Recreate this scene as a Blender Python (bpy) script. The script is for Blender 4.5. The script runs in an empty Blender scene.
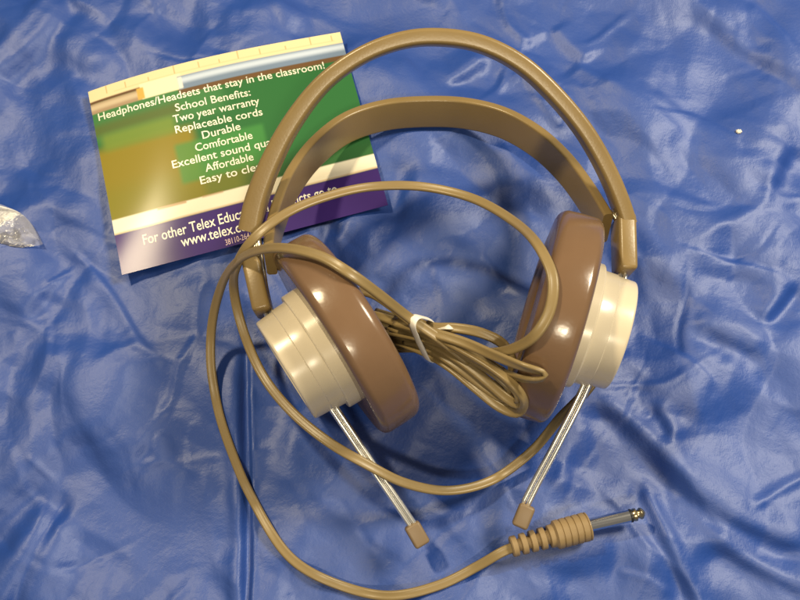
import bpy, bmesh, math, random
import numpy as np
from mathutils import Vector, Matrix

random.seed(7)
sc = bpy.context.scene
C = sc.collection
CM = 0.01                     # everything below is laid out in centimetres

# ------------------------------------------------------------------ camera
TILT = math.radians(18.0)
DIST = 46.0
FPX = 858.0                   # focal length in pixels of an 800 px wide frame
cam_pos = Vector((0, -DIST * math.sin(TILT), DIST * math.cos(TILT)))
cd = bpy.data.cameras.new('camera')
cam = bpy.data.objects.new('camera', cd)
C.objects.link(cam)
cam.location = cam_pos * CM
cam.rotation_euler = (TILT, 0, 0)
cd.sensor_width = 36.0
cd.lens = FPX / 800 * 36.0
cd.clip_start = 0.01
cd.clip_end = 50
cd.dof.use_dof = True
cd.dof.focus_distance = 0.43
cd.dof.aperture_fstop = 22
sc.camera = cam

# ------------------------------------------------------------------ light
w = bpy.data.worlds.new('World')
sc.world = w
w.use_nodes = True
bg = w.node_tree.nodes['Background']
bg.inputs[0].default_value = (0.86, 0.80, 0.72, 1)
bg.inputs[1].default_value = 0.17

def area(name, loc, target, sx, sy, power, col):
    d = bpy.data.lights.new(name, 'AREA')
    d.shape = 'RECTANGLE'
    d.size, d.size_y = sx * CM, sy * CM
    d.energy = power
    d.color = col
    o = bpy.data.objects.new(name, d)
    C.objects.link(o)
    o.location = Vector(loc) * CM
    o.rotation_euler = (Vector(target) - Vector(loc)).to_track_quat('-Z', 'Y').to_euler()
    return o

area('ceiling_lamp', (-42.5, 35, 90), (0, 0, 0), 7, 7, 7.5, (1.0, 0.82, 0.52))
area('window_light', (66, 30, 82), (0, 0, 0), 24, 24, 11.5, (1.0, 0.89, 0.68))
area('added_rod_lamp', (8, -60, 100), (0, 0, 0), 9, 9, 4.0, (1.0, 0.86, 0.62))  # lamp added behind the camera to brighten the steel rods

sc.view_settings.view_transform = 'Standard'
sc.view_settings.look = 'None'
sc.view_settings.exposure = 0.12
sc.view_settings.gamma = 1.0
sc.render.filter_size = 1.9

# ------------------------------------------------------------------ helpers
ct, st = math.cos(TILT), math.sin(TILT)

def ray(px, py):
    u, v = (px - 400) / FPX, (300 - py) / FPX
    return Vector((u, v * ct + st, v * st - ct))

def P(px, py, z=0.0):
    d = ray(px, py)
    return cam_pos + d * ((z - cam_pos.z) / d.z)

def PP(px, py, p0, n):
    d = ray(px, py)
    return cam_pos + d * ((p0 - cam_pos).dot(n) / d.dot(n))

def tag(o, label=None, cat=None, group=None, kind=None):
    if label: o['label'] = label
    if cat: o['category'] = cat
    if group: o['group'] = group
    if kind: o['kind'] = kind
    return o

def link(name, me, mat, parent=None, smooth=True):
    if smooth:
        me.polygons.foreach_set('use_smooth', [True] * len(me.polygons))
    o = bpy.data.objects.new(name, me)
    if mat: me.materials.append(mat)
    C.objects.link(o)
    if parent:
        o.parent = parent
        o.matrix_parent_inverse = parent.matrix_basis.inverted()
        pp = parent.parent
        if pp:
            o.matrix_parent_inverse = (pp.matrix_basis @ parent.matrix_parent_inverse @ parent.matrix_basis).inverted() if False else Matrix.Identity(4)
    return o

def mesh_of(name, verts, faces, mat, parent=None, smooth=True, base=None):
    """verts in cm, world space; base = the parent's world position in cm"""
    b = Vector(base) if base is not None else Vector((0, 0, 0))
    me = bpy.data.meshes.new(name)
    me.from_pydata([((Vector(v) - b) * CM)[:] for v in verts], [], faces)
    me.validate()
    bm = bmesh.new(); bm.from_mesh(me)
    bmesh.ops.recalc_face_normals(bm, faces=bm.faces)
    bm.to_mesh(me); bm.free()
    if smooth:
        me.polygons.foreach_set('use_smooth', [True] * len(me.polygons))
    o = bpy.data.objects.new(name, me)
    if mat: me.materials.append(mat)
    C.objects.link(o)
    if parent: o.parent = parent
    return o

def bevel_mod(o, width, seg=3, angle=35):
    m = o.modifiers.new('bevel', 'BEVEL')
    m.width = width * CM; m.segments = seg
    m.limit_method = 'ANGLE'; m.angle_limit = math.radians(angle)
    m.harden_normals = False
    return o

def catmull(pts, step=0.25):
    pts = [Vector(p) for p in pts]
    out = []
    n = len(pts)
    for i in range(n - 1):
        p0 = pts[i - 1] if i > 0 else pts[i] * 2 - pts[i + 1]
        p1, p2 = pts[i], pts[i + 1]
        p3 = pts[i + 2] if i + 2 < n else pts[i + 1] * 2 - pts[i]
        t0 = 0.0
        t1 = t0 + max((p1 - p0).length, 1e-4) ** 0.5
        t2 = t1 + max((p2 - p1).length, 1e-4) ** 0.5
        t3 = t2 + max((p3 - p2).length, 1e-4) ** 0.5
        k = max(2, int((p2 - p1).length / step))
        for j in range(k):
            t = t1 + (t2 - t1) * j / k
            a1 = p0 * ((t1 - t) / (t1 - t0)) + p1 * ((t - t0) / (t1 - t0))
            a2 = p1 * ((t2 - t) / (t2 - t1)) + p2 * ((t - t1) / (t2 - t1))
            a3 = p2 * ((t3 - t) / (t3 - t2)) + p3 * ((t - t2) / (t3 - t2))
            b1 = a1 * ((t2 - t) / (t2 - t0)) + a2 * ((t - t0) / (t2 - t0))
            b2 = a2 * ((t3 - t) / (t3 - t1)) + a3 * ((t - t1) / (t3 - t1))
            out.append(b1 * ((t2 - t) / (t2 - t1)) + b2 * ((t - t1) / (t2 - t1)))
    out.append(pts[-1])
    return out

def sweep(path, section, up=None, scale=None, closed_ends=True):
    """section: list of (a, b) offsets along side (a) and up (b). up: function i -> Vector or Vector"""
    verts, faces = [], []
    n = len(path); m = len(section)
    for i, p in enumerate(path):
        t = (path[min(i + 1, n - 1)] - path[max(i - 1, 0)]).normalized()
        u = up(i) if callable(up) else (up or Vector((0, 0, 1)))
        s = t.cross(u)
        if s.length < 1e-4: s = Vector((1, 0, 0))
        s.normalize()
        u2 = s.cross(t).normalized()
        k = scale(i) if scale else (1, 1)
        for a, b in section:
            verts.append(p + s * (a * k[0]) + u2 * (b * k[1]))
    for i in range(n - 1):
        for j in range(m):
            q = (j + 1) % m
            faces.append((i * m + j, i * m + q, (i + 1) * m + q, (i + 1) * m + j))
    if closed_ends:
        faces.append(tuple(range(m - 1, -1, -1)))
        faces.append(tuple((n - 1) * m + j for j in range(m)))
    return verts, faces

def lathe(profile, origin, axis, seg=96, closed=False):
    """profile: list of (a, r) along axis"""
    ax = Vector(axis).normalized()
    s = ax.cross(Vector((0, 0, 1)))
    if s.length < 1e-3: s = Vector((1, 0, 0))
    s.normalize(); u = s.cross(ax)
    o = Vector(origin)
    verts, faces, rings = [], [], []
    for a, r in profile:
        if r < 1e-5:
            rings.append([len(verts)]); verts.append(o + ax * a)
        else:
            ring = []
            for k in range(seg):
                th = 2 * math.pi * k / seg
                ring.append(len(verts))
                verts.append(o + ax * a + (s * math.cos(th) + u * math.sin(th)) * r)
            rings.append(ring)
    for A, B in zip(rings[:-1], rings[1:]):
        if len(A) == 1 and len(B) == 1: continue
        for k in range(seg):
            q = (k + 1) % seg
            if len(A) == 1: faces.append((A[0], B[k], B[q]))
            elif len(B) == 1: faces.append((A[k], B[0], A[q]))
            else: faces.append((A[k], B[k], B[q], A[q]))
    return verts, faces

def join(*vf):
    V, F = [], []
    for v, f in vf:
        o = len(V); V += list(v); F += [tuple(i + o for i in q) for q in f]
    return V, F

def box_along(p0, p1, up, wd, ht):
    t = (p1 - p0).normalized(); s = t.cross(up).normalized(); u = s.cross(t)
    v = []
    for p in (p0, p1):
        for a, b in ((-1, -1), (1, -1), (1, 1), (-1, 1)):
            v.append(p + s * (a * wd / 2) + u * (b * ht / 2))
    f = [(0, 1, 2, 3), (7, 6, 5, 4), (0, 4, 5, 1), (1, 5, 6, 2), (2, 6, 7, 3), (3, 7, 4, 0)]
    return v, f

def circ(r, n=12):
    return [(r * math.cos(2 * math.pi * k / n), r * math.sin(2 * math.pi * k / n)) for k in range(n)]

# ------------------------------------------------------------------ materials
def mat(name, col, rough=0.5, metal=0.0, spec=0.5, coat=0.0, bump=None, vary=None, coat_rough=0.1):
    m = bpy.data.materials.new(name); m.use_nodes = True
    nt = m.node_tree; b = nt.nodes['Principled BSDF']
    b.inputs['Base Color'].default_value = (*col, 1)
    b.inputs['Roughness'].default_value = rough
    b.inputs['Metallic'].default_value = metal
    b.inputs['Specular IOR Level'].default_value = spec
    b.inputs['Coat Weight'].default_value = coat
    b.inputs['Coat Roughness'].default_value = coat_rough
    tc = nt.nodes.new('ShaderNodeTexCoord')
    if vary:
        sc_, amt = vary
        n = nt.nodes.new('ShaderNodeTexNoise'); n.inputs['Scale'].default_value = sc_; n.inputs['Detail'].default_value = 5
        nt.links.new(tc.outputs['Object'], n.inputs['Vector'])
        mx = nt.nodes.new('ShaderNodeMix'); mx.data_type = 'RGBA'
        mx.inputs[6].default_value = (*[c * (1 - amt) for c in col], 1)
        mx.inputs[7].default_value = (*[min(1, c * (1 + amt)) for c in col], 1)
        nt.links.new(n.outputs['Fac'], mx.inputs[0])
        nt.links.new(mx.outputs[2], b.inputs['Base Color'])
        mr = nt.nodes.new('ShaderNodeMapRange')
        mr.inputs[3].default_value = max(0.02, rough - 0.08); mr.inputs[4].default_value = rough + 0.1
        nt.links.new(n.outputs['Fac'], mr.inputs[0]); nt.links.new(mr.outputs[0], b.inputs['Roughness'])
    if bump:
        sc_, strg, dist = bump
        n = nt.nodes.new('ShaderNodeTexNoise'); n.inputs['Scale'].default_value = sc_; n.inputs['Detail'].default_value = 3
        nt.links.new(tc.outputs['Object'], n.inputs['Vector'])
        bp = nt.nodes.new('ShaderNodeBump'); bp.inputs['Strength'].default_value = strg; bp.inputs['Distance'].default_value = dist
        nt.links.new(n.outputs['Fac'], bp.inputs['Height']); nt.links.new(bp.outputs[0], b.inputs['Normal'])
    return m

M_band = mat('tan_moulded_plastic', (0.225, 0.155, 0.062), 0.30, 0.0, 0.5, bump=(900, 0.15, 0.0003), vary=(40, 0.12))
M_shell = mat('cream_plastic', (0.62, 0.54, 0.40), 0.25, 0.0, 0.5, bump=(500, 0.05, 0.0002), vary=(60, 0.05))
M_cush = mat('brown_vinyl', (0.165, 0.098, 0.055), 0.20, 0.0, 0.55, bump=(90, 0.16, 0.0012), vary=(35, 0.15))
M_foam = mat('dark_foam', (0.05, 0.035, 0.025), 0.9, bump=(900, 0.6, 0.001))
M_chrome = mat('polished_steel', (0.86, 0.84, 0.80), 0.17, 1.0)
M_rod = mat('bright_steel_wire', (0.97, 0.95, 0.88), 0.34, 1.0)
M_brass = mat('worn_brass', (0.62, 0.50, 0.30), 0.2, 1.0, vary=(200, 0.15))
M_cord = mat('tan_vinyl_cord', (0.235, 0.168, 0.072), 0.36, 0.0, 0.5, vary=(30, 0.12), bump=(400, 0.08, 0.0004))
M_sleeve = mat('tan_rubber', (0.28, 0.195, 0.095), 0.5, 0.0, 0.4, bump=(500, 0.2, 0.0003), vary=(60, 0.1))
M_cap = mat('brown_rubber_cap', (0.20, 0.14, 0.08), 0.45, 0.0, 0.4, vary=(80, 0.12))
M_black = mat('black_insulator', (0.02, 0.02, 0.02), 0.4)
M_tie = mat('white_paper_tie', (0.80, 0.76, 0.68), 0.6, bump=(900, 0.3, 0.0003))
M_text = mat('white_print', (0.72, 0.70, 0.58), 0.35)
M_lint = mat('white_lint', (0.8, 0.74, 0.62), 0.9, bump=(2000, 0.6, 0.0004))

def cloth_material():
    m = bpy.data.materials.new('blue_satin'); m.use_nodes = True
    nt = m.node_tree; b = nt.nodes['Principled BSDF']
    tc = nt.nodes.new('ShaderNodeTexCoord')
    n = nt.nodes.new('ShaderNodeTexNoise'); n.inputs['Scale'].default_value = 14; n.inputs['Detail'].default_value = 6
    nt.links.new(tc.outputs['Object'], n.inputs['Vector'])
    mx = nt.nodes.new('ShaderNodeMix'); mx.data_type = 'RGBA'
    mx.inputs[6].default_value = (0.008, 0.042, 0.225, 1)
    mx.inputs[7].default_value = (0.014, 0.066, 0.335, 1)
    nt.links.new(n.outputs['Fac'], mx.inputs[0]); nt.links.new(mx.outputs[2], b.inputs['Base Color'])
    b.inputs['Roughness'].default_value = 0.52
    b.inputs['Anisotropic'].default_value = 0.55
    b.inputs['Anisotropic Rotation'].default_value = 0.11
    tg = nt.nodes.new('ShaderNodeTangent'); tg.direction_type = 'UV_MAP'; tg.uv_map = 'weave'
    nt.links.new(tg.outputs[0], b.inputs['Tangent'])
    b.inputs['Specular Tint'].default_value = (0.92, 0.94, 1.0, 1)
    b.inputs['IOR'].default_value = 1.75
    b.inputs['Specular IOR Level'].default_value = 0.5
    b.inputs['Sheen Weight'].default_value = 0.0
    b.inputs['Sheen Roughness'].default_value = 0.4
    # weave: two crossed fine waves plus fibre noise
    wv = []
    for rot in (0.35, 0.35 + math.pi / 2):
        mp = nt.nodes.new('ShaderNodeMapping'); mp.inputs['Rotation'].default_value = (0, 0, rot)
        nt.links.new(tc.outputs['Object'], mp.inputs[0])
        x = nt.nodes.new('ShaderNodeTexWave'); x.inputs['Scale'].default_value = 420; x.inputs['Distortion'].default_value = 2.0
        x.inputs['Detail'].default_value = 2
        nt.links.new(mp.outputs[0], x.inputs['Vector']); wv.append(x)
    ad = nt.nodes.new('ShaderNodeMath'); ad.operation = 'ADD'
    nt.links.new(wv[0].outputs['Fac'], ad.inputs[0]); nt.links.new(wv[1].outputs['Fac'], ad.inputs[1])
    bp = nt.nodes.new('ShaderNodeBump'); bp.inputs['Strength'].default_value = 0.06; bp.inputs['Distance'].default_value = 0.0004
    nt.links.new(ad.outputs[0], bp.inputs['Height'])
    n2 = nt.nodes.new('ShaderNodeTexNoise'); n2.inputs['Scale'].default_value = 120; n2.inputs['Detail'].default_value = 6
    nt.links.new(tc.outputs['Object'], n2.inputs['Vector'])
    bp2 = nt.nodes.new('ShaderNodeBump'); bp2.inputs['Strength'].default_value = 0.29; bp2.inputs['Distance'].default_value = 0.0012
    nt.links.new(n2.outputs['Fac'], bp2.inputs['Height']); nt.links.new(bp.outputs[0], bp2.inputs['Normal'])
    n3 = nt.nodes.new('ShaderNodeTexNoise'); n3.inputs['Scale'].default_value = 620; n3.inputs['Detail'].default_value = 3
    nt.links.new(tc.outputs['Object'], n3.inputs['Vector'])
    bp3 = nt.nodes.new('ShaderNodeBump'); bp3.inputs['Strength'].default_value = 0.22; bp3.inputs['Distance'].default_value = 0.0006
    nt.links.new(n3.outputs['Fac'], bp3.inputs['Height']); nt.links.new(bp2.outputs[0], bp3.inputs['Normal'])
    nt.links.new(bp3.outputs[0], b.inputs['Normal'])
    return m

# ------------------------------------------------------------------ cloth (the surface everything lies on)
rng = np.random.RandomState(11)
PERM = rng.permutation(512)
GR = rng.uniform(0, 2 * np.pi, 512)

def gnoise(x, y, seed=0):
    xi = np.floor(x).astype(int); yi = np.floor(y).astype(int)
    xf, yf = x - xi, y - yi
    def g(ix, iy, dx, dy):
        a = GR[(PERM[(PERM[(ix + seed * 31) % 512] + iy) % 512])]
        return np.cos(a) * dx + np.sin(a) * dy
    u = xf ** 3 * (xf * (xf * 6 - 15) + 10); v = yf ** 3 * (yf * (yf * 6 - 15) + 10)
    n00 = g(xi, yi, xf, yf); n10 = g(xi + 1, yi, xf - 1, yf)
    n01 = g(xi, yi + 1, xf, yf - 1); n11 = g(xi + 1, yi + 1, xf - 1, yf - 1)
    return (n00 * (1 - u) + n10 * u) * (1 - v) + (n01 * (1 - u) + n11 * u) * v

X0, X1, Y0, Y1, DX = -46.0, 46.0, -34.0, 42.0, 0.105
nx, ny = int((X1 - X0) / DX) + 1, int((Y1 - Y0) / DX) + 1
gx, gy = np.meshgrid(X0 + DX * np.arange(nx), Y0 + DX * np.arange(ny))

wx = gx + 2.2 * gnoise(gx / 7, gy / 7, 1) + 0.5 * gnoise(gx / 2.2, gy / 2.2, 2)
wy = gy + 2.2 * gnoise(gx / 7, gy / 7, 3) + 0.5 * gnoise(gx / 2.2, gy / 2.2, 4)
ca, sa = math.cos(0.7), math.sin(0.7)
rx, ry = wx * ca + wy * sa, -wx * sa + wy * ca
Hm = 0.45 * gnoise(wx / 9.0, wy / 9.0, 5)

def facets(count, lmin, lmax, slope, warp, wl, seed, msc, moff):
    """straight-sided folds: warped triangular waves in many directions, each only in places"""
    out = np.zeros(gx.shape)
    for k in range(count):
        an = rng.uniform(0, math.pi) if k % 2 else rng.normal(0.75, 0.35)
        lam = rng.uniform(lmin, lmax)
        ph = (gx * math.cos(an) + gy * math.sin(an)) / lam + rng.uniform(0, 1)
        ph = ph + warp * gnoise(gx / wl + k, gy / wl, seed + k)
        fr = ph - np.floor(ph)
        pk = rng.uniform(0.25, 0.75)
        tri = np.where(fr < pk, fr / pk, (1 - fr) / (1 - pk))
        mk = np.clip(gnoise(gx / msc, gy / msc + 3 * k, seed + 40 + k) * 2.2 + moff, 0, 1)
        out += slope * lam * 0.5 * tri * mk
    return out
Hm += facets(9, 5.0, 13.0, 0.105, 0.42, 6.0, 60, 7.0, 0.45)
Hm += facets(8, 1.8, 4.0, 0.055, 0.45, 3.0, 130, 4.0, 0.20)
Hm += 0.05 * gnoise(wx / 1.5, wy / 1.5, 13) * np.clip(gnoise(gx / 6, gy / 6, 12) * 2.0 + 0.4, 0, 1) + 0.010 * gnoise(wx / 0.6, wy / 0.6, 14)
for _ in range(1):                                     # round the crease edges a little
    Hp = np.pad(Hm, 1, mode='edge')
    Hm = (Hp[1:-1, 1:-1] * 2 + Hp[:-2, 1:-1] + Hp[2:, 1:-1] + Hp[1:-1, :-2] + Hp[1:-1, 2:]) / 6
# many small crumples: tent-shaped creases with flat flanks
for k in range(150):
    cx, cy = rng.uniform(X0, X1), rng.uniform(Y0, Y1)
    base_a = -0.75 if cx > 2 else rng.choice([-0.9, 0.75])
    an = base_a + rng.normal(0, 0.55)
    l = rng.uniform(1.6, 6.0); wd = rng.uniform(0.35, 1.5)
    am = wd * rng.uniform(0.05, 0.15) * rng.choice([-1, 1, 1])
    i0, i1 = max(0, int((cx - 2.2 * l - 3 - X0) / DX)), min(nx, int((cx + 2.2 * l + 3 - X0) / DX))
    j0, j1 = max(0, int((cy - 2.2 * l - 3 - Y0) / DX)), min(ny, int((cy + 2.2 * l + 3 - Y0) / DX))
    if i1 <= i0 or j1 <= j0: continue
    px_, py_ = wx[j0:j1, i0:i1] - cx, wy[j0:j1, i0:i1] - cy
    al = px_ * math.cos(an) + py_ * math.sin(an); ac = -px_ * math.sin(an) + py_ * math.cos(an)
    ac = ac + rng.normal(0, 0.05) * al * al / l
    wl = wd * (1 + 0.5 * np.clip(al / l, -1, 1) * rng.choice([-1, 1])) + 0.05
    tent = np.clip(1 - np.sqrt(ac * ac + 0.004) / wl, 0, 1)
    tent = tent * (0.55 + 0.45 * tent)
    Hm[j0:j1, i0:i1] += am * tent * np.exp(-(al / l) ** 4)

# hairline creases left from the cloth being folded and crushed
for k in range(240):
    cx, cy = rng.uniform(X0, X1), rng.uniform(Y0, Y1)
    an = rng.choice([-0.75, 0.7, rng.uniform(0, 3.14)]) + rng.normal(0, 0.35)
    l = rng.uniform(0.9, 4.6); wd = rng.uniform(0.14, 0.40)
    am = wd * rng.uniform(0.14, 0.34) * rng.choice([-1, 1])
    i0, i1 = max(0, int((cx - 1.6 * l - 1 - X0) / DX)), min(nx, int((cx + 1.6 * l + 1 - X0) / DX))
    j0, j1 = max(0, int((cy - 1.6 * l - 1 - Y0) / DX)), min(ny, int((cy + 1.6 * l + 1 - Y0) / DX))
    if i1 <= i0 or j1 <= j0: continue
    px_, py_ = gx[j0:j1, i0:i1] - cx, gy[j0:j1, i0:i1] - cy
    al = px_ * math.cos(an) + py_ * math.sin(an); ac = -px_ * math.sin(an) + py_ * math.cos(an)
    ac = ac + rng.normal(0, 0.06) * al * al + 0.12 * np.sin(al * 1.7 + k)
    side = np.where(ac > 0, 1.0, 2.6 if k % 2 else 1.0)
    tent = np.clip(1 - np.abs(ac) / (wd * side), 0, 1)
    Hm[j0:j1, i0:i1] += am * tent * np.clip(1 - (al / (1.4 * l)) ** 2, 0, 1)

def fold(pts, amp, width, kind='ridge', taper=0.18, tail=2.2):
    """one crease of the cloth along a line of photo points"""
    global Hm
    ps = [P(*p) for p in pts]
    ps = catmull([Vector((p.x, p.y, 0)) for p in ps], 0.8)
    L = [0.0]
    for a, b in zip(ps[:-1], ps[1:]): L.append(L[-1] + (b - a).length)
    best = np.full(gx.shape, 1e9); sd = np.zeros(gx.shape); tt = np.zeros(gx.shape)
    for i in range(len(ps) - 1):
        a, b = ps[i], ps[i + 1]
        ex, ey = b.x - a.x, b.y - a.y
        l2 = ex * ex + ey * ey + 1e-9
        t = np.clip(((gx - a.x) * ex + (gy - a.y) * ey) / l2, 0, 1)
        dx, dy = gx - (a.x + t * ex), gy - (a.y + t * ey)
        d = np.hypot(dx, dy)
        s = np.sign(ex * dy - ey * dx) * d
        k = d < best
        best[k] = d[k]; sd[k] = s[k]; tt[k] = (L[i] + t[k] * math.sqrt(l2)) / L[-1]
    env = np.ones(gx.shape)
    if taper > 0:
        env = np.clip(tt / taper, 0, 1) * np.clip((1 - tt) / taper, 0, 1)
        env = env * env * (3 - 2 * env)
    wj = width * (1 + 0.35 * gnoise(gx / 3.1, gy / 3.1, 15))
    if kind == 'ridge':
        Hm += amp * env * np.exp(-(best / wj) ** 2)
    elif kind == 'roll':      # steep on one side, long on the other
        w2 = np.where(sd > 0, wj * 0.55, wj * 2.2)
        Hm += amp * env * np.exp(-(best / w2) ** 2)
    elif kind == 'step':      # sd > 0 side stands higher next to the line
        Hm += amp * env * np.where(sd > 0, np.exp(-(sd / tail) ** 2), 0) * (1 - np.exp(-(best / wj) ** 2)) 
    elif kind == 'flank':     # a slope: the far side stands higher than the near side
        sg = sd if ps[0].x < ps[-1].x else -sd
        Hm += amp * env * np.tanh(sg / wj) * np.exp(-(best / (3.2 * wj)) ** 2)
    elif kind == 'valley':
        Hm -= amp * env * np.exp(-(best / wj) ** 2)

# the vertical pleat left of the headphones
fold([(243, 285), (243.5, 350), (244, 430), (245, 510), (246, 640), (246, 720)], 0.60, 0.20, 'valley', 0.38)
fold([(234, 285), (233, 350), (234, 430), (236, 520), (238, 640), (238, 720)], 0.30, 0.55, 'ridge', 0.38)
fold([(250.5, 330), (251, 470), (252, 640), (252, 720)], 0.10, 0.10, 'ridge', 0.3)
# lower left
fold([(62, 488), (45, 530), (25, 575), (5, 625)], 0.35, 0.45, 'valley', 0.15)
fold([(55, 470), (34, 520), (8, 570)], 0.19, 0.7, 'ridge', 0.2)
fold([(140, 395), (95, 425), (50, 465), (0, 510), (-40, 540)], 0.42, 0.81, 'flank', 0.15)
fold([(80, 520), (55, 560), (40, 620)], 0.33, 0.81, 'flank', 0.25)
fold([(24, 453), (52, 482)], 0.11, 0.15, 'ridge', 0.3)
fold([(150, 420), (160, 450), (130, 480)], 0.12, 0.5, 'ridge', 0.3)
# left middle
fold([(60, 240), (90, 268), (118, 305), (135, 335), (165, 366)], 0.17, 0.25, 'roll', 0.2)
fold([(75, 262), (50, 280), (30, 300)], 0.12, 0.25, 'ridge', 0.3)
fold([(20, 320), (35, 300), (45, 285)], 0.29, 0.45, 'flank', 0.3)
fold([(45, 395), (60, 365), (72, 345)], 0.22, 0.45, 'flank', 0.3)
fold([(150, 340), (115, 350), (90, 372)], 0.10, 0.3, 'ridge', 0.3)
# top left
fold([(-10, 55), (20, 28), (52, -12)], 0.28, 0.45, 'ridge', 0.1)
fold([(-10, 80), (30, 50), (70, -5)], 0.38, 0.54, 'flank', 0.15)
fold([(40, 45), (70, 60), (100, 75)], 0.29, 0.63, 'flank', 0.3)
fold([(200, 20), (260, 5), (330, 20)], 0.12, 0.7, 'ridge', 0.3)
# top middle
fold([(500, -15), (512, 20), (535, 40)], 0.19, 0.35, 'ridge', 0.2)
fold([(548, 20), (562, 36), (586, 62)], 0.42, 0.45, 'flank', 0.2)
fold([(540, 45), (565, 52), (588, 66), (620, 88), (660, 115), (700, 150)], 0.15, 0.35, 'ridge', 0.2)
fold([(640, 0), (615, 20), (590, 38), (575, 35)], 0.12, 0.3, 'ridge', 0.3)
fold([(440, 85), (470, 70), (495, 50)], 0.29, 0.36, 'flank', 0.3)
fold([(480, 110), (500, 85), (530, 60)], 0.15, 0.35, 'ridge', 0.3)
fold([(520, 85), (545, 100), (560, 118), (570, 80)], 0.14, 0.3, 'ridge', 0.3)
fold([(380, 60), (395, 90), (420, 100)], 0.14, 0.4, 'ridge', 0.3)
# right
fold([(690, 0), (725, 30), (770, 62), (810, 85)], 0.33, 0.45, 'flank', 0.15)
fold([(745, -10), (775, 25), (800, 75)], 0.22, 0.4, 'roll', 0.2)
fold([(680, 248), (720, 225), (765, 200), (772, 150)], 0.15, 0.35, 'ridge', 0.25)
fold([(670, 245), (705, 255), (745, 265), (790, 280)], 0.19, 0.35, 'roll', 0.2)
fold([(765, 325), (780, 305), (800, 280)], 0.38, 0.32, 'flank', 0.25)
fold([(640, 330), (665, 345), (690, 360), (720, 390)], 0.19, 0.35, 'roll', 0.25)
fold([(690, 318), (720, 335), (770, 358)], 0.29, 0.32, 'flank', 0.25)
fold([(795, 140), (785, 165), (770, 190)], 0.42, 0.54, 'flank', 0.25)
# lower right
fold([(585, 395), (620, 422), (655, 455), (690, 490), (730, 518), (775, 540), (820, 555)], 0.46, 0.41, 'flank', 0.12)
fold([(600, 395), (640, 425), (672, 458), (700, 488)], 0.15, 0.35, 'ridge', 0.2)
fold([(650, 400), (665, 420), (675, 445)], 0.29, 0.27, 'flank', 0.3)
fold([(640, 475), (655, 515), (670, 550), (695, 600), (705, 630)], 0.38, 0.27, 'flank', 0.15)
fold([(635, 470), (672, 495), (700, 505)], 0.12, 0.3, 'ridge', 0.3)
fold([(700, 535), (735, 555), (775, 578), (820, 600)], 0.42, 0.36, 'flank', 0.2)
fold([(615, 570), (650, 580), (680, 600)], 0.15, 0.35, 'roll', 0.25)
fold([(750, 510), (780, 490), (820, 470)], 0.14, 0.3, 'ridge', 0.2)
# centre
fold([(480, 250), (500, 275), (530, 295)], 0.14, 0.25, 'ridge', 0.3)
fold([(405, 150), (395, 190), (400, 225)], 0.4, 0.8, 'valley', 0.25)
fold([(330, 245), (345, 230), (352, 210)], 0.15, 0.35, 'ridge', 0.3)

Hm -= Hm.mean()
Hm = 0.75 * np.tanh(Hm / 0.75)
Hm -= np.percentile(Hm, 88)
def level(cx, cy, rx_, ry_, to, keep=0.3):
    """the cloth is pressed to an even height where something rests on it"""
    global Hm
    k = np.exp(-(((gx - cx) / rx_) ** 2 + ((gy - cy) / ry_) ** 2) ** 2)
    m = (Hm * k).sum() / k.sum()
    Hm = Hm * (1 - k) + k * (to + keep * (Hm - m))
for (lx, ly), ex, ey, to in (((240, 155), 9.5, 6.0, 0.04), ((430, 112), 8.0, 1.6, -0.05), ((555, 538), 3.4, 1.6, 0.0)):
    c_ = P(lx, ly, 0); level(c_.x, c_.y, ex, ey, to)
level(-2.55, -3.23, 2.6, 2.6, -0.16); level(7.2, -2.35, 2.6, 2.6, -0.16)

def H(x, y):
    fx = min(max((x - X0) / DX, 0), nx - 1.001); fy = min(max((y - Y0) / DX, 0), ny - 1.001)
    i, j = int(fx), int(fy); a, b = fx - i, fy - j
    return float((Hm[j, i] * (1 - a) + Hm[j, i + 1] * a) * (1 - b) + (Hm[j + 1, i] * (1 - a) + Hm[j + 1, i + 1] * a) * b)

def build_cloth():
    me = bpy.data.meshes.new('satin_cloth')
    co = np.stack([gx, gy, Hm], -1).reshape(-1, 3) * CM
    idx = np.arange(nx * ny).reshape(ny, nx)
    q = np.stack([idx[:-1, :-1], idx[:-1, 1:], idx[1:, 1:], idx[1:, :-1]], -1).reshape(-1, 4)
    me.vertices.add(len(co)); me.vertices.foreach_set('co', co.ravel())
    me.loops.add(q.size); me.loops.foreach_set('vertex_index', q.ravel().astype(np.int32))
    me.polygons.add(len(q)); me.polygons.foreach_set('loop_start', np.arange(0, q.size, 4, dtype=np.int32))
    me.polygons.foreach_set('loop_total', np.full(len(q), 4, dtype=np.int32))
    me.update(); me.validate()
    me.polygons.foreach_set('use_smooth', [True] * len(me.polygons))
    uvl = me.uv_layers.new(name='weave')
    li = np.empty(len(me.loops), dtype=np.int32); me.loops.foreach_get('vertex_index', li)
    uvl.data.foreach_set('uv', (co[li, :2] * 2.0).ravel().astype(np.float32))
    me.materials.append(cloth_material())
    o = bpy.data.objects.new('satin_cloth', me); C.objects.link(o)
    tag(o, 'wrinkled royal blue satin cloth spread under everything', 'cloth', kind='structure')
    return o
build_cloth()

# ------------------------------------------------------------------ the printed card
c_tl, c_tr, c_br, c_bl = P(88, 92, 0.3), P(340, 32, 0.35), P(388, 205, 0.2), P(122, 275, 0.3)

def card_pt(u, v, lift=0.0):
    p = (c_bl * (1 - u) + c_br * u) * (1 - v) + (c_tl * (1 - u) + c_tr * u) * v
    dome = 0.60 * math.sin(math.pi * min(1, max(0, u)) ** 0.85) * max(0, v) ** 1.4
    return p + Vector((0, 0, dome + lift))

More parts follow.
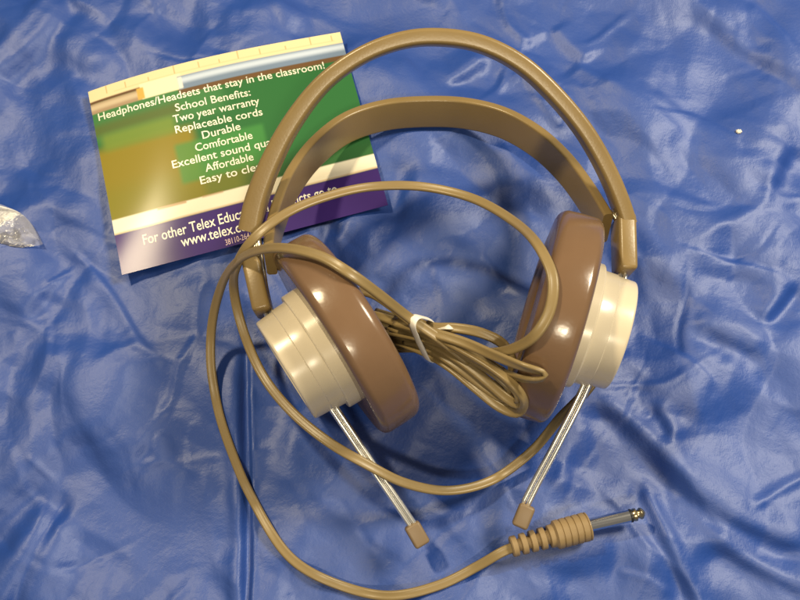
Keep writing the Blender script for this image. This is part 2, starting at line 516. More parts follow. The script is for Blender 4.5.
def proj(p):
    q = Vector(p) - cam_pos
    zc = q.dot(Vector((0, st, -ct)))                    # depth along the view
    return 400 + FPX * q.x / zc, 300 - FPX * q.dot(Vector((0, ct, st))) / zc

def px_uv(px, py):
    """where on the curved card a point of the photo lies"""
    u = v = 0.5
    for _ in range(25):
        x, y = proj(card_pt(u, v))
        x1, y1 = proj(card_pt(u + 1e-3, v)); x2, y2 = proj(card_pt(u, v + 1e-3))
        a, b, c, d = (x1 - x) * 1e3, (x2 - x) * 1e3, (y1 - y) * 1e3, (y2 - y) * 1e3
        det = a * d - b * c
        ex, ey = px - x, py - y
        u += 0.9 * (ex * d - ey * b) / det; v += 0.9 * (a * ey - c * ex) / det
        v = min(1.2, max(-0.2, v)); u = min(1.2, max(-0.2, u))
    return u, v

def card_material():
    m = bpy.data.materials.new('glossy_printed_card'); m.use_nodes = True
    nt = m.node_tree; b = nt.nodes['Principled BSDF']
    uv = nt.nodes.new('ShaderNodeUVMap'); uv.uv_map = 'card'
    sp = nt.nodes.new('ShaderNodeSeparateXYZ'); nt.links.new(uv.outputs[0], sp.inputs[0])
    nz = nt.nodes.new('ShaderNodeTexNoise'); nz.inputs['Scale'].default_value = 9; nz.inputs['Detail'].default_value = 4
    nt.links.new(uv.outputs[0], nz.inputs['Vector'])
    def ramp(sock, a, bb):
        r = nt.nodes.new('ShaderNodeMapRange'); r.interpolation_type = 'SMOOTHSTEP'
        r.inputs[1].default_value = a; r.inputs[2].default_value = bb
        nt.links.new(sock, r.inputs[0]); return r.outputs[0]
    def mul(a, b_):
        n = nt.nodes.new('ShaderNodeMath'); n.operation = 'MULTIPLY'
        for i, s in enumerate((a, b_)):
            if isinstance(s, float): n.inputs[i].default_value = s
            else: nt.links.new(s, n.inputs[i])
        return n.outputs[0]
    U, V = sp.outputs[0], sp.outputs[1]
    def box(u0, u1, v0, v1, s=0.006, k=1.0, noisy=0.0):
        f = None
        for sock, lo, hi, e in ((U, u0, u1, s), (V, v0, v1, s * 1.4)):
            for q in ((ramp(sock, lo - e, lo + e) if lo > -0.5 else None), (ramp(sock, hi + e, hi - e) if hi < 1.5 else None)):
                if q is None: continue
                f = q if f is None else mul(f, q)
        if k != 1.0: f = mul(f, k)
        if noisy: f = mul(f, ramp(nz.outputs['Fac'], 0.5 - noisy, 0.5 + 0.05))
        return f
    col = None
    def put(c, f):
        nonlocal col
        mx = nt.nodes.new('ShaderNodeMix'); mx.data_type = 'RGBA'
        nt.links.new(f, mx.inputs[0])
        if isinstance(col, tuple): mx.inputs[6].default_value = (*col, 1)
        else: nt.links.new(col, mx.inputs[6])
        mx.inputs[7].default_value = (*c, 1)
        col = mx.outputs[2]
    col = (0.026, 0.130, 0.038)
    put((0.055, 0.19, 0.06), box(-1, 0.5, 0.70, 2, 0.03, 0.8))
    put((0.25, 0.185, 0.016), box(-1, 0.36, 0.24, 0.66, 0.025, 0.9))
    put((0.19, 0.18, 0.022), box(-1, 0.56, 0.24, 0.44, 0.05, 0.7))
    put((0.10, 0.11, 0.025), box(-1, 0.33, 0.735, 0.80, 0.02, 0.7))
    put((0.17, 0.24, 0.035), box(0.02, 0.30, 0.645, 0.735, 0.02, 0.8))
    put((0.055, 0.23, 0.055), box(0.28, 0.62, 0.37, 0.58, 0.012, 0.75))
    put((0.035, 0.10, 0.03), box(0.5, 2, 0.24, 0.36, 0.03, 0.5))
    put((0.13, 0.07, 0.03), box(0.34, 2, 0.835, 0.865, 0.004))            # shade line under the tube (printed)
    put((0.70, 0.60, 0.36), box(-1, 2, 0.925, 2, 0.003))                    # wooden rail
    put((0.76, 0.70, 0.48), box(0.20, 0.36, 0.865, 0.95, 0.004))
    put((0.12, 0.06, 0.03), box(-1, 0.20, 0.92, 0.935, 0.004))
    put((0.34, 0.24, 0.15), box(-1, 0.20, 0.865, 0.92, 0.004))
    put((0.52, 0.42, 0.28), box(-1, 0.195, 0.885, 0.912, 0.008))
    put((0.60, 0.36, 0.08), box(0.185, 0.212, 0.868, 0.93, 0.004))
    put((0.16, 0.22, 0.32), box(0.345, 2, 0.862, 0.935, 0.003))             # steel tube
    put((0.50, 0.58, 0.70), box(0.355, 2, 0.896, 0.926, 0.010))
    put((0.70, 0.68, 0.62), box(0.345, 0.362, 0.868, 0.93, 0.004))
    for k in range(11):                                                     # ruler marks on the rail
        u0 = 0.07 + 0.088 * k + 0.013 * math.sin(k * 5.1)
        put((0.45, 0.30, 0.12), box(u0, u0 + 0.004, 0.955, 1.0 - 0.012 * (k % 3), 0.002, 0.8))
    put((0.50, 0.36, 0.16), box(0.10, 0.97, 0.952, 0.957, 0.003, 0.35))
    put((0.80, 0.74, 0.58), box(-1, 2, 0.205, 0.282, 0.004))                # pale ledge
    put((0.52, 0.36, 0.20), box(-1, 2, 0.203, 0.213, 0.004, 0.7))
    put((0.42, 0.24, 0.10), box(0.17, 0.28, 0.272, 0.285, 0.004, 0.8))
    put((0.42, 0.24, 0.10), box(0.34, 0.42, 0.276, 0.286, 0.004, 0.6))
    put((0.042, 0.017, 0.150), box(-1, 2, -1, 0.203, 0.003))                # purple band
    nt.links.new(col, b.inputs['Base Color'])
    b.inputs['Roughness'].default_value = 0.5; b.inputs['Specular IOR Level'].default_value = 0.12
    b.inputs['Coat Weight'].default_value = 0.065; b.inputs['Coat Roughness'].default_value = 0.13
    return m

def build_card():
    n, mm = 60, 40
    V, F = [], []
    for side in (0, -0.022):
        for j in range(mm + 1):
            for i in range(n + 1):
                V.append(card_pt(i / n, j / mm, side))
    N = (n + 1) * (mm + 1)
    for j in range(mm):
        for i in range(n):
            a = j * (n + 1) + i
            F.append((a, a + 1, a + n + 2, a + n + 1))
            F.append((N + a, N + a + n + 1, N + a + n + 2, N + a + 1))
    for i in range(n):
        F.append((i, N + i, N + i + 1, i + 1))
        a = mm * (n + 1) + i
        F.append((a, a + 1, N + a + 1, N + a))
    for j in range(mm):
        a = j * (n + 1); F.append((a, a + n + 1, N + a + n + 1, N + a))
        a += n; F.append((a, N + a, N + a + n + 1, a + n + 1))
    base = card_pt(0.5, 0.5)
    me_uv = [((k % N) % (n + 1) / n, (k % N) // (n + 1) / mm) for k in range(2 * N)]
    o = mesh_of('printed_card', V, F, card_material(), smooth=False, base=base)
    lay = o.data.uv_layers.new(name='card')
    for lp in o.data.loops:
        lay.data[lp.index].uv = me_uv[lp.vertex_index]
    for p in o.data.polygons: p.use_smooth = True
    bm = bmesh.new(); bm.from_mesh(o.data)
    for e in bm.edges:
        if len(e.link_faces) == 2 and e.calc_face_angle(0) > 0.7: e.smooth = False
    bm.to_mesh(o.data); bm.free()
    o.location = base * CM
    tag(o, 'glossy green and purple printed card with white lettering lying under the headband', 'leaflet')
    return o, base

card, card_base = build_card()

CW, CH = (c_br - c_bl).length, (c_tl - c_bl).length

def text_mesh(body, u0, v0, u1, v1, size, bold=0.0, align='LEFT'):
    """lettering from (u0,v0) to (u1,v1) on the card, wrapped onto its curve"""
    cu = bpy.data.curves.new('txt', 'FONT'); cu.body = body; cu.size = 1.0
    cu.offset = bold; cu.resolution_u = 3
    ob = bpy.data.objects.new('txt', cu); C.objects.link(ob)
    dg = bpy.context.evaluated_depsgraph_get(); dg.update()
    me = bpy.data.meshes.new_from_object(ob.evaluated_get(dg))
    bpy.data.objects.remove(ob); bpy.data.curves.remove(cu)
    vs = [v.co.copy() for v in me.vertices]
    fs = [tuple(p.vertices) for p in me.polygons]
    bpy.data.meshes.remove(me)
    xa, xb = min(v.x for v in vs), max(v.x for v in vs)
    V = []
    for v in vs:
        t = (v.x - xa) / (xb - xa)
        u = u0 + (u1 - u0) * t; vv = v0 + (v1 - v0) * t + v.y * size
        V.append(card_pt(u, vv, 0.012))
    return V, fs

def line(body, pa, pb, size, bold=0.008):
    ua, va = px_uv(*pa); ub, vb = px_uv(*pb)
    return text_mesh(body, ua, va, ub, vb, size, bold)

S1 = 0.058
top_lines = [
    ('Headphones/Headsets that stay in the classroom!', (99, 121), (325, 68.5), S1),
    ('School Benefits:', (176, 111.5), (251, 95.5), S1),
    ('Two year warranty', (174, 123), (260, 104), S1),
    ('Replaceable cords', (176, 133.5), (263, 115), S1),
    ('Durable', (203, 139), (241, 129.5), S1),
    ('Comfortable', (196, 151.5), (253, 138.5), S1),
    ('Excellent sound quality', (173, 168.5), (287, 142), S1),
    ('Affordable', (206, 172), (254, 160), S1),
    ('Easy to clean', (201, 184.5), (268, 168), S1),
]
foot_lines = [
    ('For other Telex Educational Products go to', (144, 245), (338, 193), 0.074),
    ('www.telex.com', (182, 247), (256, 228), 0.074),
]
parts = [line(b_, a_, c_, s_) for b_, a_, c_, s_ in top_lines + foot_lines]
small = line('38110-264', (226, 245.5), (250, 238), 0.042, 0.004)
V, F = join(*parts)
mesh_of('white_lettering', V, F, M_text, card, smooth=False, base=card_base)
M_text2 = mat('pink_print', (0.55, 0.36, 0.38), 0.35)
mesh_of('small_number', small[0], small[1], M_text2, card, smooth=False, base=card_base)

# ------------------------------------------------------------------ the headset
R = 5.0                                            # ear cushion radius
CZ = R - 0.15
lt, lb = P(292, 252, CZ), P(403, 420, CZ)
rt, rb = P(577, 218, CZ), P(524, 422, CZ)
lc, rc = (lt + lb) / 2, (rt + rb) / 2
base = Vector(((lc.x + rc.x) / 2, (lc.y + rc.y) / 2, 0))
hs = bpy.data.objects.new('headset', None); C.objects.link(hs)
hs.location = base * CM
hs.empty_display_size = 0.05
tag(hs, 'brown and cream wired headphones with two headbands and chrome adjusting rods on blue satin', 'headphones')

def part(name, vf, m, parent=None, smooth=True):
    return mesh_of(name, vf[0], vf[1], m, parent or hs, smooth, base)

def auto_smooth(o, deg=40):
    me = o.data
    bm = bmesh.new(); bm.from_mesh(me)
    for e in bm.edges:
        if len(e.link_faces) == 2 and e.calc_face_angle(0) > math.radians(deg): e.smooth = False
    bm.to_mesh(me); bm.free()
    return o

def arc(c, r, a0, a1, n=6):
    return [(c[0] + r * math.cos(math.radians(a0 + (a1 - a0) * k / n)), c[1] + r * math.sin(math.radians(a0 + (a1 - a0) * k / n))) for k in range(n + 1)]

def ear_cup(c, d, front):
    d = Vector((d.x, d.y, 0)).normalized()
    n = Vector((-d.y, d.x, 0))
    if n.dot(front) < 0: n = -n
    T = 1.08                                       # half thickness of the cushion
    shell = [(-T + 0.3, 3.05), (-T - 0.55, 3.02)] + arc((-T - 0.55, 2.94), 0.08, 90, 180, 3) + [(-T - 0.63, 2.78)]
    shell += [(-T - 0.68, 2.76), (-T - 1.32, 2.72), (-T - 1.36, 2.67), (-T - 1.40, 2.67), (-T - 2.12, 2.62)]
    shell += arc((-T - 2.12, 2.50), 0.12, 90, 180, 4) + [(-T - 2.24, 1.9), (-T - 2.18, 1.84), (-T - 2.18, 0.0)]
    s = part('ear_cup', lathe(shell, c, n, 128), M_shell); auto_smooth(s, 30)
    cu = [(-T + 0.2, 2.9), (-T, 3.0), (-T, 4.25)] + arc((-T + 0.52, 4.42), 0.52, 180, 122, 4)
    cu = [(-T + 0.2, 2.9), (-T, 3.0), (-T, R - 0.62)]
    cu += arc((-T + 0.42, R - 0.42), 0.42, 180, 98, 8)
    cu += [(-0.2, R + 0.012), (0.15, R + 0.012)]
    cu += arc((T - 0.55, R - 0.55), 0.55, 80, 0, 9)
    cu += [(T + 0.02, R - 0.9), (T + 0.10, R - 1.3), (T + 0.04, R - 1.8)] + [(T - 0.25, R - 2.2), (T - 0.7, R - 2.4)]
    k = part('ear_cushion', lathe(cu, c, n, 128), M_cush, s); auto_smooth(k, 50)
    f = part('foam_pad', lathe([(T - 0.62, R - 2.35), (T - 0.55, 1.4), (T - 0.5, 0.0)], c, n, 64), M_foam, s)
    return s, n

cup_l, nl = ear_cup(lc, lb - lt, Vector((1, 0.5, 0)))
tag(cup_l, 'ear cup lying to the left, its cream shell turned to the lower left')
cup_r, nr = ear_cup(rc, rb - rt, Vector((-1, 0, 0)))
tag(cup_r, 'ear cup at the right, its brown cushion partly behind the cord')

# headbands ------------------------------------------------------------
HZ = 5.3
hy = P(440, 225, HZ).y
hinge = Vector((0, hy, HZ))
def plane_n(slope):                                  # plane through the hinge line, z rises by slope per cm away
    return Vector((0, -slope, 1)).normalized()

def band_section(wd, th):
    # slightly crowned moulding, th along the radius (side), wd across
    a, b, r = th / 2, wd / 2, 0.27 * th
    pts = []
    for cx, cy, a0 in ((a - r, b - r, 0), (-a + r, b - r, 90), (-a + r, -b + r, 180), (a - r, -b + r, 270)):
        for k in range(7):
            t = math.radians(a0 + 15 * k)
            pts.append((cx + r * math.cos(t), cy + r * math.sin(t)))
    return pts

up_n = plane_n(math.tan(math.radians(31)))
up_px = [(251, 229), (257, 200), (271, 163), (293, 122), (325, 82), (365, 54), (405, 40), (440, 37.5), (480, 44), (520, 64),
         (556, 97), (585, 133), (607, 172), (620, 203), (626, 222)]
up_path = catmull([PP(x, y, hinge, up_n) for x, y in up_px], 0.3)
nU = len(up_path)
TW = [1.22, 0.80, 0.76]
def up_scale(i):
    t = i / (nU - 1)
    k = 1.0 + 0.42 * max(0, 1 - t / 0.35) ** 1.3
    return (k, 1.0)
ub = part('headband', sweep(up_path, band_section(1.7, 0.74), up_n, up_scale), M_band); auto_smooth(ub, 50)
tag(ub, 'raised outer headband with a bright highlight along its edge')

lowc = P(430, 112, 1.0)
lo_n = plane_n((1.0 - HZ + 0.35) / (lowc.y - hy))
lo_hinge = hinge - Vector((0, 0, 0.35))
lo_px = [(268, 246), (270, 226), (277, 200), (291, 168), (315, 137), (347, 113), (385, 101), (425, 97.5), (465, 99), (503, 108),
         (538, 127), (567, 153), (590, 183), (605, 207), (609, 214)]
# these points follow the upper, outer edge of the band: step down half a width to its middle
lo_path = catmull([PP(x, y, lo_hinge + lo_n * 0.95, lo_n) - lo_n * 0.95 for x, y in lo_px], 0.3)
nL = len(lo_path)
lb_ = part('headband', sweep(lo_path, band_section(1.9, 0.50), lo_n), M_band); auto_smooth(lb_, 50)
tag(lb_, 'lower headband lying on the cloth, its darker inner face showing')

# yokes and rods --------------------------------------------------------
def yoke(pa, pb, za, zb):
    p0, p1 = P(*pa, za), P(*pb, zb)
    o = part('yoke', box_along(p0, p1, Vector((0, 0, 1)), 0.86, 1.9), M_band)
    bevel_mod(o, 0.2, 4)
    return o
yl = yoke((250, 252), (264, 314), 5.2, 5.0)
yr = yoke((623, 218), (624.5, 274), 5.3, 5.1)

def wire(pts, r=0.12):
    return sweep(catmull(pts, 0.3), circ(r, 12))

def rods(name_pts, off, cap_dir, capw):
    pass

# left
def rod_set(pts, off, cap_px0, cap_px1, cz0, cz1, cut):
    w1 = wire([P(x, y, z) for x, y, z in pts])
    w2 = wire([P(x + off[0], y + off[1], z + 0.02) for x, y, z in pts[:cut]])
    o = part('adjusting_rod', join(w1, w2), M_rod)
    p0, p1 = P(*cap_px0, cz0), P(*cap_px1, cz1)
    e = part('end_cap', box_along(p0, p1, Vector((0, 0, 1)), 0.78, 0.55), M_cap, o)
    bevel_mod(e, 0.14, 4)
    return o

rod_l = rod_set([(253, 232, 5.25), (258, 268, 5.2), (266, 314, 5.0), (270, 322, 4.95), (333, 412, 4.3), (372, 470, 3.1), (398, 508, 2.25), (412, 529, 1.75)],
                (4.6, -2.5), (411, 524), (423, 545), 1.8, 1.5, 8)
rod_r = rod_set([(614, 214, 5.2), (622, 224, 5.3), (625, 276, 5.0), (624, 284, 4.95), (591, 381, 4.3), (560, 444, 3.1), (537, 487, 2.1), (526, 509, 1.65)],
                (-4.9, -2.6), (528, 505), (519, 527), 1.75, 1.45, 8)

# the cord --------------------------------------------------------------
def cord_section(w=0.48, h=0.215):
    # two round conductors side by side with a groove between
    pts = []
    r = h / 2; c = w / 2 - r
    for k in range(9):
        t = math.radians(-110 + 220 * k / 8)
        pts.append((c + r * math.cos(t), r * math.sin(t)))
    pts.append((0, r * 0.72))
    for k in range(9):
        t = math.radians(70 + 220 * k / 8)
        pts.append((-c + r * math.cos(t), r * math.sin(t)))
    pts.append((0, -r * 0.72))
    return pts

CS = cord_section()
CORD_PATHS = []

h_lie = 0.13
def cordline(pts, twist=None, sect=CS, step=0.22):
    ps = []
    for p in pts:
        if isinstance(p, Vector): ps.append(p)
        else: ps.append(P(*p))
    path = catmull(ps, step)
    hs_ = [H(p.x, p.y) for p in path]
    zz = []
    for i, p in enumerate(path):                       # where it lies on the cloth it follows the cloth
        w_ = min(1.0, max(0.0, (0.75 - p.z) / 0.3))
        top = max(hs_[max(0, i - 5):i + 6])
        zz.append(p.z * (1 - w_) + (top + h_lie) * w_)
    for i in range(2, len(path) - 2):
        path[i].z = sum(zz[i - 2:i + 3]) / 5
    CORD_PATHS.append(path)
    n = len(path)
    if twist is None:
        up = Vector((0, 0, 1))
        return sweep(path, sect, up)
    def upf(i):
        t = i / (n - 1) * (len(twist) - 1)
        a = int(min(t, len(twist) - 2)); f = t - a
        ang = 0.55 * math.radians(twist[a] * (1 - f) + twist[a + 1] * f)
        tg = (path[min(i + 1, n - 1)] - path[max(i - 1, 0)]).normalized()
        s = tg.cross(Vector((0, 0, 1))).normalized(); u = s.cross(tg)
        return u * math.cos(ang) + s * math.sin(ang)
    return sweep(path, sect, upf)

strands = []
# long loop: right cup -> under the rods -> left -> over the bands -> across the top -> over the right cushion -> bundle
strands.append(cordline([(600, 372, 4.2), (588, 389, 3.9), (575, 403, 3.1), (560, 418, 2.2), (532, 451, 1.0), (492, 480, 0.7), (450, 490.5, 1.3),
    (405, 483, 2.6), (368, 465, 3.5), (330, 443, 3.7), (292, 412, 3.2), (262, 374, 2.6), (243, 330, 2.8), (234, 290, 4.0), (238, 262, 5.9),
    (254, 238, 6.9), (285, 214, 6.9), (322, 198, 6.3), (370, 187, 5.4), (420, 186.5, 5.3), (470, 197.5, 6.0), (513, 221, 7.6),
    (541, 250, 9.7), (553, 280, 10.1), (549, 312, 9.85), (534, 336, 9.35), (512, 349, 8.3), (485, 353, 7.0), (455, 346, 6.2), (425, 338, 5.3), (400, 333, 4.0), (380, 330, 2.6)],
    [0, 0, 30, 20, 0, 0, 0, 0, 0, 0, 0, 0, 0, 0, 0]))
# the other run: bundle -> up and over the left cushion -> round the left -> plug
strands.append(cordline([(470, 362, 5.8), (440, 339, 6.4), (412, 320, 7.0), (385, 299, 8.6), (350, 273, 10.1), (322, 257, 9.8), (295, 249.5, 9.2), (268, 248.5, 8.1),
    (240, 259, 6.2), (221, 287, 3.6), (211, 335, 1.4), (214, 395, 0.5), (234, 462, 0.35), (262, 520, 0.3), (292, 560, 0.3), (335, 584, 0.3),
    (388, 596, 0.35), (440, 585, 0.4), (480, 565, 0.6), (503, 551.5, 0.8), (520, 545.0, 0.74)], [0, 0]))
# bundle, right-hand loops
strands.append(cordline([(380, 335, 1.8), (425, 352, 4.2), (450, 367, 4.8), (478, 390, 5.2), (500, 407, 5.5), (516, 413, 5.75), (524, 403, 6.7), (517, 388, 7.5),
    (490, 366, 7.2), (460, 348, 6.7), (436, 336, 6.0), (405, 322, 4.6), (375, 312, 2.8)], [0, 0, 0, 35, 60, 40, 0, 0]))
strands.append(cordline([(385, 330, 2.2), (430, 348, 4.7), (455, 364, 5.2), (485, 387, 5.4), (505, 398, 5.8), (512, 392, 6.2), (500, 378, 6.5), (470, 358, 6.1), (438, 341, 5.5), (400, 330, 4.0)],
    [0, 0, 30, 60, 30, 0]))
strands.append(cordline([(395, 322, 4.6), (434, 333, 6.4), (465, 343, 7.1), (498, 357, 8.0), (525, 367, 8.75), (537, 370, 8.85), (544.5, 374, 8.7), (541, 379, 8.5), (528, 379.5, 8.2), (508, 374, 7.2), (480, 361, 6.0), (440, 347, 5.2), (405, 340, 3.5)],
    [0, 0, 30, 90, 163, 163, 130, 50, 0]))
strands.append(cordline([(400, 315, 4.8), (432, 327, 6.0), (455, 328, 6.5), (482, 333, 6.7), (503, 344, 6.5), (512, 361, 6.0), (511, 378, 5.3), (500, 386, 4.6), (470, 372, 4.3), (436, 350, 4.4)],
    [0, 0, 25, 60, 60, 20, 0]))
strands.append(cordline([(395, 318, 4.2), (434, 338, 5.9), (468, 354, 6.5), (500, 371, 6.9), (514, 383, 6.9), (516, 396, 6.2), (504, 402, 5.4), (478, 384, 4.9), (440, 355, 4.6), (405, 345, 3.0)],
    [0, 0, 25, 60, 60, 20, 0]))
strands.append(cordline([(390, 326, 3.6), (432, 343, 5.2), (462, 361, 5.7), (488, 382, 6.0), (508, 399, 6.2), (517, 404, 6.4), (519, 395, 7.0), (503, 376, 7.2), (472, 355, 6.9), (438, 337, 5.9), (400, 322, 4.2)],
    [0, 0, 25, 50, 40, 10, 0]))
# bundle, left-hand loops running under the left cushion
strands.append(cordline([(450, 343, 6.0), (415, 324, 5.8), (392, 306, 5.6), (372, 294, 4.4), (352, 292, 2.6), (340, 300, 1.4), (350, 312, 1.2), (380, 322, 2.4), (428, 341, 4.8)],
    [0, 0, 20, 40, 20, 0]))
strands.append(cordline([(448, 347, 5.2), (420, 332, 5.0), (390, 320, 4.0), (365, 314, 2.8), (345, 315, 1.6), (338, 326, 0.9), (352, 338, 0.8), (385, 344, 1.8), (430, 350, 4.2)],
    [10, 0, 10, 30, 20, 0]))
strands.append(cordline([(443, 352, 4.3), (415, 348, 3.2), (390, 349, 1.8), (365, 351, 1.0), (345, 352, 0.9)], [0, 0]))
cord = part('cord', join(*strands), M_cord)

# plug --------------------------------------------------------------------
pz = 0.74
q0, q1 = P(511, 547, pz), P(589, 526, pz)
ax = (q1 - q0).normalized(); Lp = (q1 - q0).length
prof = [(0.0, 0.0), (0.0, 0.44), (0.06, 0.50)]
a = 0.06
for k in range(4):                                      # slotted strain relief
    r = 0.50 + 0.012 * k
    prof += [(a + 0.22, r), (a + 0.25, r - 0.03), (a + 0.26, r - 0.20), (a + 0.43, r - 0.20), (a + 0.44, r - 0.02), (a + 0.47, r + 0.008)]
    a += 0.47
prof += [(a + 0.22, 0.56), (a + 0.3, 0.66)]
a += 0.3
g = (Lp - a - 0.1) / 5
for k in range(5):                                      # ribbed grip
    prof += [(a + 0.06 * g, 0.69), (a + 0.78 * g, 0.70), (a + 0.82 * g, 0.645), (a + 0.96 * g, 0.645)]
    a += g
prof += [(a + 0.02, 0.69), (Lp - 0.03, 0.67), (Lp, 0.62), (Lp, 0.0)]
plug = part('plug', lathe(prof, q0, ax, 64), M_sleeve, cord); auto_smooth(plug, 35)
# rib bridges across the strain-relief slots
s0 = P(588, 525.5, pz); s1 = P(629.5, 516, pz)
ax2 = (s1 - s0).normalized(); Ls = (s1 - s0).length
o = part('plug_shaft', lathe([(-0.2, 0), (-0.2, 0.40), (0.05, 0.40), (0.06, 0.315), (Ls - 0.02, 0.315), (Ls, 0.29), (Ls, 0.0)], s0, ax2, 48), M_chrome, plug)
tip = [(0.0, 0.0), (0.0, 0.27), (0.10, 0.315), (0.20, 0.315), (0.26, 0.20), (0.32, 0.21), (0.42, 0.29), (0.50, 0.27), (0.62, 0.14), (0.67, 0.05), (0.68, 0.0)]
# these two belong to the shaft end of the plug
def sub(name, vf, m):
    x = part(name, vf, m, plug); auto_smooth(x, 45); return x
auto_smooth(o, 40)
sub('insulator_ring', lathe([(0, 0), (0, 0.30), (0.03, 0.325), (0.10, 0.325), (0.12, 0.30), (0.12, 0)], s1, ax2, 48), M_black)
sub('plug_tip', lathe(tip, s1 + ax2 * 0.12, ax2, 48), M_brass)

# ------------------------------------------------------------------ white twist tie round the cord bundle
def build_tie():
    cpt = P(430, 340, 5.1)
    bd = (P(470, 362, 6.2) - P(395, 320, 4.4)).normalized()
    sd = bd.cross(Vector((0, 0, 1))).normalized()
    up = sd.cross(bd)
    # the outline of the bundle where the tie sits
    pts = []
    for path in CORD_PATHS:
        for p, q in zip(path[:-1], path[1:]):
            da, db = (p - cpt).dot(bd), (q - cpt).dot(bd)
            if da * db <= 0 and abs(da - db) > 1e-6:
                x = p.lerp(q, da / (da - db)) - cpt
                if x.length < 2.6:
                    for k in range(14):
                        t = 2 * math.pi * k / 14
                        pts.append((x.dot(sd) + 0.27 * math.cos(t), x.dot(up) + 0.27 * math.sin(t)))
    pts = sorted(set(pts))
    def half(seq):
        h = []
        for p in seq:
            while len(h) > 1 and (h[-1][0] - h[-2][0]) * (p[1] - h[-2][1]) - (h[-1][1] - h[-2][1]) * (p[0] - h[-2][0]) <= 0: h.pop()
            h.append(p)
        return h
    hull = half(pts)[:-1] + half(pts[::-1])[:-1]
    hull.append(hull[0])
    seg = [math.dist(a_, b_) for a_, b_ in zip(hull[:-1], hull[1:])]
    n = 64; ring = []
    tot = sum(seg)
    for k in range(n + 1):
        d_ = tot * k / n % tot if k < n else 0.0
        i = 0
        while i < len(seg) - 1 and d_ > seg[i]: d_ -= seg[i]; i += 1
        f = d_ / max(seg[i], 1e-6)
        x = hull[i][0] * (1 - f) + hull[i + 1][0] * f; y = hull[i][1] * (1 - f) + hull[i + 1][1] * f
        ring.append(cpt + sd * x + up * y + bd * (0.10 * x))
    for _ in range(5):                                  # the paper strip rounds the corners of the bundle
        rr = ring[:-1]
        rr = [(rr[i - 1] + rr[i] * 2 + rr[(i + 1) % n]) / 4 for i in range(n)]
        ring = rr + [rr[0]]
    c0 = sum((r_ for r_ in ring[:-1]), Vector((0, 0, 0))) / n
    ring = [c0 + (r_ - c0) * 1.05 for r_ in ring]
    mid = sum((r_ for r_ in ring[:-1]), Vector((0, 0, 0))) / n
    print('tie hull', [round(v, 2) for v in (min(p[0] for p in hull), max(p[0] for p in hull), min(p[1] for p in hull), max(p[1] for p in hull))])
    V, F = [], []
    for i in range(n + 1):
        rad = (ring[i] - mid).normalized()
        b2 = bd
        for a_, c_ in ((-0.22, -0.03), (0.22, -0.03), (0.22, 0.03), (0.07, 0.07), (-0.07, 0.07), (-0.22, 0.03)):
            V.append(ring[i] + b2 * a_ + rad * c_)
    m = 6
    for i in range(n):
        for j in range(m):
            F.append((i * m + j, i * m + (j + 1) % m, (i + 1) * m + (j + 1) % m, (i + 1) * m + j))
    st1 = sweep(catmull([P(434, 327, 6.0), P(442, 328, 6.3), P(448, 327, 6.6), P(452, 327.5, 6.5)], 0.1), [(-0.14, -0.03), (0.14, -0.03), (0.14, 0.03), (-0.14, 0.03)], Vector((0, 0.6, 1)))
    st2 = sweep(catmull([P(436, 329, 5.6), P(448, 332, 5.8), P(459, 330, 6.1), P(466, 326.5, 6.6)], 0.1), circ(0.11, 8), Vector((0.2, 0.3, 1)))
    V, F = join((V, F), st1, st2)
    o = mesh_of('twist_tie', V, F, M_tie, base=cpt); o.location = cpt * CM
    tag(o, 'small white twist tie wrapped round the coiled cord bundle', 'twist tie')
build_tie()

# ------------------------------------------------------------------ clear plastic bag corner at the left edge
def bag_material():
    m = bpy.data.materials.new('clear_plastic_film'); m.use_nodes = True
    nt = m.node_tree; b = nt.nodes['Principled BSDF']
    b.inputs['Base Color'].default_value = (0.95, 0.93, 0.90, 1); b.inputs['Roughness'].default_value = 0.10
    b.inputs['Specular IOR Level'].default_value = 0.9
    tr = nt.nodes.new('ShaderNodeBsdfTransparent')
    mx = nt.nodes.new('ShaderNodeMixShader'); fr = nt.nodes.new('ShaderNodeFresnel'); fr.inputs['IOR'].default_value = 1.7
    ad = nt.nodes.new('ShaderNodeMath'); ad.operation = 'ADD'; ad.inputs[1].default_value = 0.08
    nt.links.new(fr.outputs[0], ad.inputs[0])
    nt.links.new(ad.outputs[0], mx.inputs[0]); nt.links.new(tr.outputs[0], mx.inputs[1]); nt.links.new(b.outputs[0], mx.inputs[2])
    nt.links.new(mx.outputs[0], nt.nodes['Material Output'].inputs[0])
    tc = nt.nodes.new('ShaderNodeTexCoord'); vo = nt.nodes.new('ShaderNodeTexNoise'); vo.inputs['Scale'].default_value = 130; vo.inputs['Detail'].default_value = 2; vo.inputs['Distortion'].default_value = 1.5
    nt.links.new(tc.outputs['Object'], vo.inputs['Vector'])
    bp = nt.nodes.new('ShaderNodeBump'); bp.inputs['Strength'].default_value = 0.35; bp.inputs['Distance'].default_value = 0.002
    nt.links.new(vo.outputs['Fac'], bp.inputs['Height']); nt.links.new(bp.outputs[0], b.inputs['Normal']); nt.links.new(bp.outputs[0], fr.inputs['Normal'])
    return m

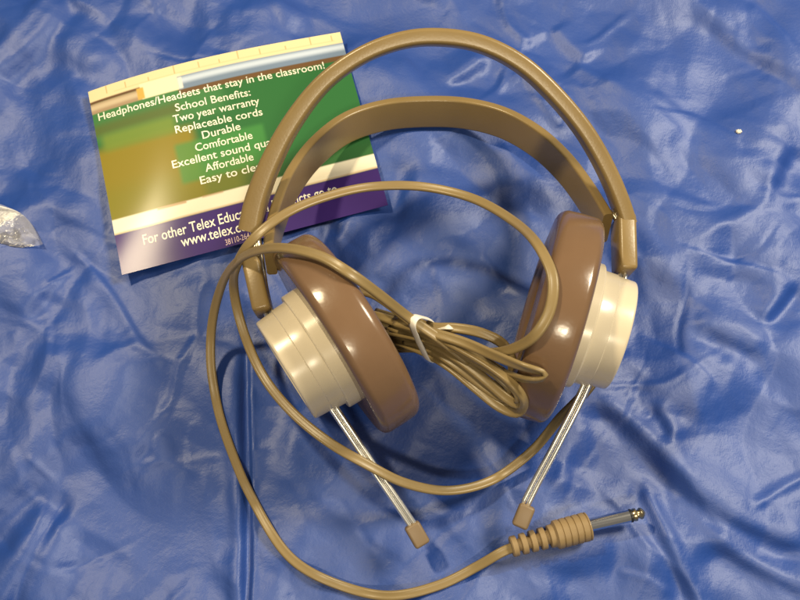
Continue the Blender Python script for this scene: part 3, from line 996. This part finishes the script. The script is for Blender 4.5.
def build_bag():
    top = [(-110, 172), (-60, 182), (0, 203), (18, 211), (28, 220), (34, 230), (38, 239)]
    bot = [(-110, 262), (-60, 252), (0, 243), (12, 246), (22, 246), (31, 243), (38, 240.5)]
    tp = catmull([P(x, y, 0.3) for x, y in top], 0.15); bt = catmull([P(x, y, 0.25) for x, y in bot], 0.15)
    n, m = 70, 26
    V, F = [], []
    for i in range(n + 1):
        t = i / n
        A = tp[min(int(t * (len(tp) - 1)), len(tp) - 1)]; B = bt[min(int(t * (len(bt) - 1)), len(bt) - 1)]
        for j in range(m + 1):
            s = j / m
            p = A.lerp(B, s)
            puff = math.sin(math.pi * s) ** 0.6 * (0.9 * (1 - t) + 0.35)
            n1 = float(gnoise(np.array([p.x * 1.1 + 40]), np.array([p.y * 2.2 + 7]), 21)[0])
            n2 = float(gnoise(np.array([p.x * 0.6 + 9]), np.array([p.y * 1.3 + 3]), 22)[0])
            z = max(0.02, puff * (0.9 + 0.9 * n2)) + 0.35 * abs(n1) * math.sin(math.pi * s)
            V.append(Vector((p.x, p.y, max(H(p.x, p.y) + 0.04, 0.05) + z)))
    N = len(V)
    for v in list(V): V.append(Vector((v.x, v.y, H(v.x, v.y) + 0.03)))
    for i in range(n):
        for j in range(m):
            a = i * (m + 1) + j
            F.append((a, a + 1, a + m + 2, a + m + 1))
            F.append((N + a, N + a + m + 1, N + a + m + 2, N + a + 1))
    b0 = P(-20, 225, 0.3)
    o = mesh_of('plastic_bag', V, F, bag_material(), base=b0); o.location = b0 * CM
    tag(o, 'crumpled clear plastic bag corner poking in at the left of the cloth', 'plastic bag')
build_bag()

# ------------------------------------------------------------------ lint
def lint(px, py, r, label):
    p = P(px, py, 0); p.z = H(p.x, p.y) + r * 0.5
    bm = bmesh.new(); bmesh.ops.create_icosphere(bm, subdivisions=3, radius=r * CM)
    for v in bm.verts:
        k = 1 + 0.35 * math.sin(v.co.x * 9000 * 0.1 / r + 3 * v.co.y / (r * CM)) * 0.5 + random.uniform(-0.08, 0.08)
        v.co = Vector((v.co.x * 1.3 * k, v.co.y * k, v.co.z * 0.6 * k))
    me = bpy.data.meshes.new('lint'); bm.to_mesh(me); bm.free()
    o = link('lint_speck', me, M_lint); o.location = p * CM
    tag(o, label, 'lint')
lint(739, 131, 0.13, 'pale speck of lint on the cloth at the upper right')
